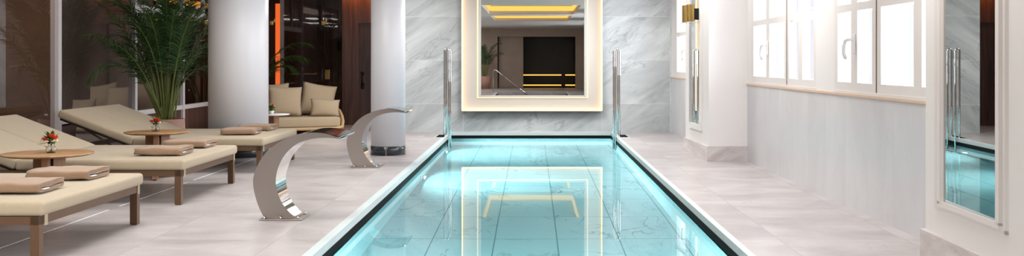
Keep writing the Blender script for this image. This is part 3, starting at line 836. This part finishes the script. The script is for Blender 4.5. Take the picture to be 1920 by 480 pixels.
tw = [(-3.665, 7.21, 0.424, 0.49, 'folded brown towel nearest the camera, on the near edge of the nearest daybed'),
      (-3.665, 8.02, 0.424, 0.48, 'folded brown towel on the far half of the nearest daybed, by the wooden table'),
      (-3.655, 10.07, 0.424, 0.45, 'folded brown towel on the near half of the middle daybed'),
      (-3.685, 10.93, 0.424, 0.45, 'folded brown towel on the far half of the middle daybed'),
      (-3.69, 12.86, 0.424, 0.42, 'folded brown towel on the near half of the farthest daybed'),
      (-3.69, 13.64, 0.424, 0.42, 'folded brown towel on the far half of the farthest daybed, by the column')]
for i, (x, y, z, L, lb) in enumerate(tw):
    o = empty('folded_towel', (x, y, z + 0.002), lb, 'towel', 'folded brown towels on the daybeds', rz=R([2, -1.5, 1, -2, 2, -1][i]))
    towel(L, 0.42, 0.082, i).out('towel_body', M['towel'], o)
    b = B(); b.box(L / 2 - 0.01, L / 2 + 0.014, -0.15, -0.07, 0.030, 0.036); b.out('care_label', M['label'], o)

# ================================================================= wooden tables with vases
def side_table(r, h):
    o = empty('side_table', (0, 0, 0))
    b = B(); b.lathe([(0.001, h - 0.026), (r - 0.05, h - 0.026), (r - 0.012, h - 0.016), (r, h - 0.008), (r - 0.003, h - 0.002), (r - 0.012, h), (0.001, h)], 72)
    b.out('tabletop', M['teak'], o)
    for k, a in enumerate((R(-75), R(160), R(45))):
        b = B(); b.box(0.035, 0.145, -0.028, 0.028, 0.07, h - 0.027, bev=0.004)
        b.poly([(0.035, -0.028, 0.12), (0.035, 0.028, 0.12), (0.035, 0.028, 0.02), (0.035, -0.028, 0.02), (0.145, -0.028, 0.12), (0.145, 0.028, 0.12), (0.30, 0.028, 0.012), (0.30, -0.028, 0.012), (0.24, 0.028, 0.012), (0.24, -0.028, 0.012)],
               [[0, 1, 2, 3], [0, 4, 5, 1], [4, 7, 6, 5], [7, 9, 8, 6], [9, 3, 2, 8], [0, 3, 9, 7, 4], [1, 5, 6, 8, 2]])
        b.xf(Matrix.Rotation(a, 4, 'Z')); b.out('leg', M['teakleg'], o)
        b = B(); b.lathe([(0.018, 0), (0.018, 0.012)], 12, (0.27, 0, 0)); b.xf(Matrix.Rotation(a, 4, 'Z')); b.out('foot', M['blackmetal'], o)
    b = B(); b.lathe([(0.04, 0.03), (0.04, h - 0.03)], 6); b.out('bracket', M['blackmetal'], o)
    return o


def vase(loc, label, s=1.0):
    o = empty('glass_vase', loc, label, 'vase', 'small glass vases on the wooden tables')
    pr = [(0.001, 0.0), (0.034, 0.0), (0.044, 0.012), (0.045, 0.03), (0.036, 0.05), (0.026, 0.064), (0.025, 0.074), (0.034, 0.092)]
    inn = [(r - 0.003 if r > 0.01 else r, z + 0.004 if z < 0.01 else z) for r, z in reversed(pr)]
    b = B(); b.lathe([(r * s, z * s) for r, z in pr + inn], 28, cap=False); b.out('body', M['vase'], o)
    b = B(); b.tube([((-0.030) * s, 0, 0.088 * s), (-0.052 * s, 0, 0.085 * s), (-0.058 * s, 0, 0.065 * s), (-0.043 * s, 0, 0.045 * s)], 0.003 * s, 6); b.out('handle', M['vase'], o)
    return o


def leaf_poly(b, p, d, L, wd, bend=0.3):
    d = Vector(d).normalized(); side = d.cross(Vector((0, 0, 1)))
    if side.length < 0.1: side = Vector((1, 0, 0))
    side.normalize(); up = side.cross(d); n = 5; pts = []
    for i in range(n + 1):
        t = i / n; c = Vector(p) + d * L * t - Vector((0, 0, 1)) * bend * L * t * t; ww = wd * math.sin(PI * min(1, t * 0.92 + 0.06))
        pts += [c - side * ww + up * ww * .3, c, c + side * ww + up * ww * .3]
    b.poly(pts, [[3 * i, 3 * i + 1, 3 * i + 4, 3 * i + 3] for i in range(n)] + [[3 * i + 1, 3 * i + 2, 3 * i + 5, 3 * i + 4] for i in range(n)], None, True)


def bouquet(loc, label, seed, s=1.0):
    rng = random.Random(seed)
    o = empty('flower_bouquet', loc, label, 'flowers', 'small red bouquets')
    b = B()
    for k in range(34):
        a = rng.uniform(0, 2 * PI); el = rng.uniform(0.05, 1.2); p = (0.012 * math.cos(a), 0.012 * math.sin(a), rng.uniform(0.0, 0.05) * s)
        leaf_poly(b, p, (math.cos(a) * math.cos(el), math.sin(a) * math.cos(el), math.sin(el)), rng.uniform(0.06, 0.105) * s, 0.013 * s, 0.25)
    b.out('leaves', M['green'], o)
    b = B()
    for k in range(6):
        a = k * 1.05; b.tube([(0.012 * math.cos(a), 0.012 * math.sin(a), -0.075 * s), (-0.01 * math.cos(a), -0.01 * math.sin(a), 0.0), (0.03 * math.cos(a), 0.03 * math.sin(a), 0.05 * s)], 0.002, 5)
    b.out('stems', M['green'], o)
    for (x, y, z) in [(-0.03, -0.045, 0.035), (0.02, -0.04, 0.06), (0.048, -0.04, 0.045)]:
        b = B()
        for k in range(14):
            a = k * 2.4; r_ = 0.004 + 0.0013 * k
            leaf_poly(b, (x * s + r_ * .5 * math.cos(a), y * s + r_ * .5 * math.sin(a), z * s - 0.014), (math.cos(a) * .6, math.sin(a) * .6, 1.2 - k * 0.05), 0.03 * s, 0.012 * s, -0.1)
        q = len(b.b.verts); bmesh.ops.create_icosphere(b.b, subdivisions=2, radius=0.014 * s); b.xf(Matrix.Translation((x * s, y * s, z * s)), q)
        b.out('red_flower', M['red'], o)
    b = B(); bmesh.ops.create_icosphere(b.b, subdivisions=2, radius=0.012 * s); b.xf(Matrix.Translation((0.06 * s, -0.03 * s, 0.02 * s))); b.out('cream_bud', M['cream'], o)
    return o


TY, TX = 9.0, -4.30
t1 = side_table(0.385, 0.538); t1.location = (TX, TY, 0)
tag(t1, 'round wooden side table between the nearest and middle daybeds', 'table', 'round wooden side tables')
t2 = side_table(0.365, 0.538); t2.location = (-4.345, 11.74, 0)
tag(t2, 'round wooden side table between the middle and farthest daybeds', 'table', 'round wooden side tables')
vx = -4.27; vy = 9.0
vase((vx, vy, 0.54), 'small clear glass vase of red flowers on the nearer wooden table')
bouquet((vx, vy, 0.54 + 0.085), 'red and green posy standing in the glass vase on the nearer table', 3, 1.1)
vase((-4.36, 11.74, 0.54), 'small clear glass vase of red flowers on the farther wooden table')
bouquet((-4.36, 11.74, 0.54 + 0.085), 'red and green posy standing in the glass vase on the farther table', 8, 1.0)

# ================================================================= sofa group
SA = R(22)
so = empty('rattan_sofa', (-3.60, 19.05, 0), 'low rattan sofa with beige seat cushion in the back left corner', 'sofa', rz=SA)
b = B(); soft_box(b, -2.15, 0.0, 0, 0.85, 0.115, 0.305, 0.04); b.out('seat_cushion', M['cushion'], so, smooth=True)
b = B()
# rope-woven rim that curls up to an arm at the right end
rim = [(-2.2, -0.02, 0.10), (-1.2, -0.03, 0.095), (-0.1, -0.02, 0.095), (0.04, 0.03, 0.12), (0.08, 0.15, 0.20), (0.09, 0.3, 0.30), (0.10, 0.6, 0.40), (0.04, 0.9, 0.45), (-0.4, 0.98, 0.46), (-1.4, 0.98, 0.46), (-2.2, 0.95, 0.46)]
b.tube(rim, 0.028, 8)
b.out('rim', M['rope'], so)
b = B()
for i in range(46):   # woven body: vertical ropes round the right end and back
    t = i / 45
    if t < 0.35:
        u = t / 0.35; x, y, zt = 0.055 + 0.03 * u, 0.03 + 0.8 * u, 0.13 + 0.30 * min(1, u * 1.3)
    else:
        u = (t - 0.35) / 0.65; x, y, zt = 0.03 - 2.1 * u, 0.93, 0.44
    b.tube([(x * 0.94, y, 0.08), (x, y, zt)], 0.013, 6)
b.box(-2.15, 0.03, 0.02, 0.90, 0.07, 0.115, bev=0.02)
b.out('woven_shell', M['rope'], so)
for (x, y) in [(-0.12, 0.08), (-0.12, 0.80), (-2.0, 0.08), (-2.0, 0.80)]:
    b = B(); b.lathe([(0.018, 0), (0.028, 0.08)], 12, (x, y, 0)); b.out('foot', M['teakleg'], so)


def pillow(wd, ht, th, n=14, pw=2.2):
    b = B(); pts = []; idx = {}
    for s in (-1, 1):
        for i in range(n + 1):
            for j in range(n + 1):
                u, v = -1 + 2 * i / n, -1 + 2 * j / n
                e = max(0, (1 - abs(u) ** pw)) ** 0.5 * max(0, (1 - abs(v) ** pw)) ** 0.5
                pin = 1 - 0.07 * (1 - v * v) * abs(u) ** 3; pin2 = 1 - 0.07 * (1 - u * u) * abs(v) ** 3
                wr = 0.006 * noise.noise(Vector((u * 3, v * 3, s * 2 + wd)))
                pts.append((u * wd / 2 * pin, s * (th / 2 * e + wr * e), v * ht / 2 * pin2))
    m = (n + 1) ** 2
    f = []
    for s in (0, 1):
        for i in range(n):
            for j in range(n):
                a = s * m + i * (n + 1) + j; f.append([a, a + 1, a + n + 2, a + n + 1])
    b.poly(pts, f, None, True); bmesh.ops.remove_doubles(b.b, verts=b.b.verts, dist=0.0005)
    return b


def place_pillow(px, py, Y, wd, ht, th, tilt, roll, rz, label):
    """px,py = picture position of the centre"""
    o = pillow(wd, ht, th).out('throw_pillow', M['cushion'])
    o.location = ((px - VX) / F * Y, Y, H0 - (py - VY) / F * Y)
    o.rotation_euler = (tilt, roll, rz); return tag(o, label, 'pillow', 'beige pillows on the sofa')


place_pillow(512, 184, 19.45, 0.62, 0.56, 0.18, R(-10), R(-3), R(10), 'beige pillow behind, mostly hidden, at the left end of the sofa')
place_pillow(534, 190, 19.12, 0.64, 0.57, 0.22, R(-12), R(2), R(20), 'large square beige pillow left of centre on the sofa')
place_pillow(596, 187, 19.62, 0.66, 0.64, 0.22, R(-14), R(10), R(16), 'large square beige pillow tilted on one corner, right of centre')
place_pillow(609.5, 202, 19.24, 0.55, 0.33, 0.15, R(-12), R(3), R(16), 'small rectangular beige pillow in front at the right end of the sofa')

wt = empty('coffee_table', (-4.42, 17.3, 0), 'round white topped table in front of the sofa, half behind the column', 'table')
b = B(); b.lathe([(0.001, 0.43), (0.25, 0.43), (0.28, 0.442), (0.275, 0.452), (0.001, 0.452)], 48); b.out('tabletop', M['tabletop_white'], wt)
for k in range(3):
    b = B(); b.box(0.02, 0.12, -0.025, 0.025, 0.0, 0.43, bev=0.004); b.xf(Matrix.Rotation(R(-60 + 120 * k), 4, 'Z')); b.out('leg', M['teakleg'], wt)
pp = empty('potted_flower', (-4.45, 17.3, 0.452), 'small white pot with green leaves and red blooms on the white table', 'plant')
b = B(); b.lathe([(0.001, 0), (0.035, 0), (0.05, 0.05), (0.046, 0.055), (0.001, 0.05)], 20); b.out('pot', M['tabletop_white'], pp)
b = B(); rng = random.Random(5)
for k in range(46):
    a = rng.uniform(0, 2 * PI); el = rng.uniform(-0.1, 1.3)
    leaf_poly(b, (0, 0, rng.uniform(0.05, 0.12)), (math.cos(a) * math.cos(el), math.sin(a) * math.cos(el), math.sin(el)), rng.uniform(0.06, 0.10), 0.022, 0.3)
b.out('leaves', M['green'], pp)
for (x, y, z) in [(-0.02, -0.05, 0.17), (0.04, -0.04, 0.165), (0.05, -0.06, 0.14)]:
    b = B(); bmesh.ops.create_icosphere(b.b, subdivisions=2, radius=0.013); b.xf(Matrix.Translation((x, y, z))); b.out('bloom', M['red'], pp)

# ================================================================= palms
def frond(rng, az, lean, L, droop, leafL=0.34, org=Vector((0, 0, 0))):
    """stem rises, then arches outwards; returns a mesh builder with stem + leaflets"""
    b = B(); P = []; n = 22; x = z = 0.0; ang = lean
    pos = Vector((0, 0, 0))
    for i in range(n + 1):
        P.append(pos.copy()); t = i / n
        th_ = lean + droop * t ** 2.2
        if (org + pos).x > -4.74 and org.x < -4.9 and org.y < 17 or (org + pos).x < XG + 0.1 and org.x > XG or (org + pos).y > 21.40:
            P = P[:max(4, len(P))]; n = len(P) - 1; break
        pos = pos + Vector((math.sin(th_) * math.cos(az), math.sin(th_) * math.sin(az), math.cos(th_))) * (L / n)
    b.tube(P, [0.012 * (1 - 0.8 * i / n) + 0.002 for i in range(n + 1)], 6, M['stem'])
    side = Vector((-math.sin(az), math.cos(az), 0))
    m = 46
    for k in range(m):
        t = 0.40 + 0.60 * k / (m - 1); u = t * n; i = min(int(u), n - 1); p = P[i].lerp(P[i + 1], u - i)
        tg = (P[i + 1] - P[i]).normalized()
        q = (t - 0.40) / 0.60
        ll = leafL * (0.45 + 0.9 * math.sin(PI * min(1, 0.12 + q * 0.8))) * rng.uniform(0.85, 1.1) * 0.8
        for sd in (-1, 1):
            up = side.cross(tg).normalized()
            if up.z < 0: up = -up
            d = (side * sd * 0.72 + tg * (0.65 + 0.6 * q) + up * rng.uniform(0.0, 0.35) + Vector((rng.uniform(-.16, .16), rng.uniform(-.16, .16), rng.uniform(-.16, .16)))).normalized()
            if any(((org + p + d * ll).xy - Vector(cc)).length < rr or ((org + p).xy - Vector(cc)).length < rr for cc, rr in (((-4.20, 14.5), 0.46), ((-2.09, 14.72), 0.3))): continue
            e_ = org + p + d * ll
            if e_.x < XG + 0.06 and org.y > 0 or e_.y > 21.46 or (e_.x > -4.66 and org.y < 17 and org.y > 0): continue
            wdir = (d.cross(up) + up * rng.uniform(-.5, .5)).normalized(); wv = 0.0075
            pts = []; ns = 4
            for s in range(ns + 1):
                tt = s / ns; c = p + d * ll * tt + Vector((0, 0, -1)) * ll * 0.5 * tt * tt
                ww = wv * (1 - tt) ** 0.6 * (0.6 + 0.8 * min(1, tt * 3)) + 0.0006
                pts += [c - wdir * ww, c + wdir * ww]
            b.poly(pts, [[2 * s, 2 * s + 1, 2 * s + 3, 2 * s + 2] for s in range(ns)], M['leaf'])
    return b


def palm(name, loc, label, seed, N, potr, poth, specs=None, scale=1.0):
    rng = random.Random(seed)
    o = empty(name, loc, label, 'plant')
    b = B(); b.lathe([(0.001, 0), (potr * 0.78, 0), (potr, poth), (potr - 0.03, poth), (potr - 0.04, poth - 0.05), (0.001, poth - 0.05)], 40); b.out('pot', M['pot'], o)
    b = B(); b.lathe([(0.001, poth - 0.048), (potr - 0.045, poth - 0.048), (potr - 0.05, poth - 0.03), (0.001, poth - 0.02)], 32); b.out('soil', M['soil'], o)
    for k in range(N):
        if specs and k < len(specs): az, lean, L, dr = specs[k]
        else:
            az = k * 2.399 + rng.uniform(-.3, .3); lean = rng.uniform(0.03, 0.26); L = rng.uniform(1.35, 2.3); dr = rng.uniform(0.5, 1.7)
        f = frond(rng, az, lean, L * scale, dr, org=Vector(loc))
        r0 = rng.uniform(0.02, 0.11)
        f.out('frond', None, o, (r0 * math.cos(az), r0 * math.sin(az), poth - 0.04))
    return o


# azimuth 0 = to the right in the picture, pi = left
sp = [(PI * 1.30, 0.40, 1.6, 2.2), (PI * 1.22, 0.38, 1.95, 1.3), (PI * 1.33, 0.45, 1.9, 1.2), (1.0, 0.40, 1.8, 1.1), (PI * 1.25, 0.30, 2.2, 0.9), (-0.9, 0.35, 2.1, 1.0), (PI * 1.2, 0.16, 2.2, 0.9), (PI * 1.4, 0.5, 1.7, 1.0), (0.1, 0.2, 1.9, 1.15), (-0.2, 0.28, 1.7, 1.3), (0.25, 0.18, 1.35, 2.4),
      (-0.5, 0.1, 2.1, 0.7), (PI * 0.9, 0.1, 2.1, 0.7), (-1.57, 0.15, 1.8, 0.9), (0.05, 0.12, 2.2, 0.9), (PI, 0.15, 2.15, 0.8), (-1.2, 0.05, 2.2, 0.35), (1.9, 0.06, 2.2, 0.4)]
palm('potted_palm', (-5.42, 15.0, 0), 'tall leafy areca palm in a pink clay pot behind the farthest daybed', 4, 36, 0.27, 0.5, sp)
palm('potted_palm', (-5.72, 20.75, 0), 'palm hidden behind the thick column, only its fronds showing beside the glass', 9, 9, 0.22, 0.4,
     [(0.0, 0.20, 1.95, 1.7), (-0.25, 0.28, 1.75, 1.9), (0.1, 0.15, 1.6, 2.1), (-0.3, 0.3, 1.45, 1.9), (PI, .1, 1.8, .9), (-2.2, .1, 1.8, 1.0), (2.4, .1, 1.6, .7), (-1.9, .1, 1.6, .7), (3.3, .1, 1.6, 1.2)])
palm('potted_palm', (-2.35, -11.6, 0), 'palm in a square pinkish pot reflected in the end wall mirror', 12, 14, 0.36, 0.62)
# grab rail at the near end of the pool (seen in the mirror)
gr = empty('grab_rail', (-1.7, -5.6, 0), 'sloping steel handrail reflected in the end wall mirror', 'handrail')
b = B(); b.tube([(0, -0.6, 0), (0, -0.6, 0.9), (0.05, -0.58, 0.97), (0.12, -0.55, 0.97), (1.5, 0.2, -0.1)], 0.022, 10); b.out('rail', M['chrome'], gr)
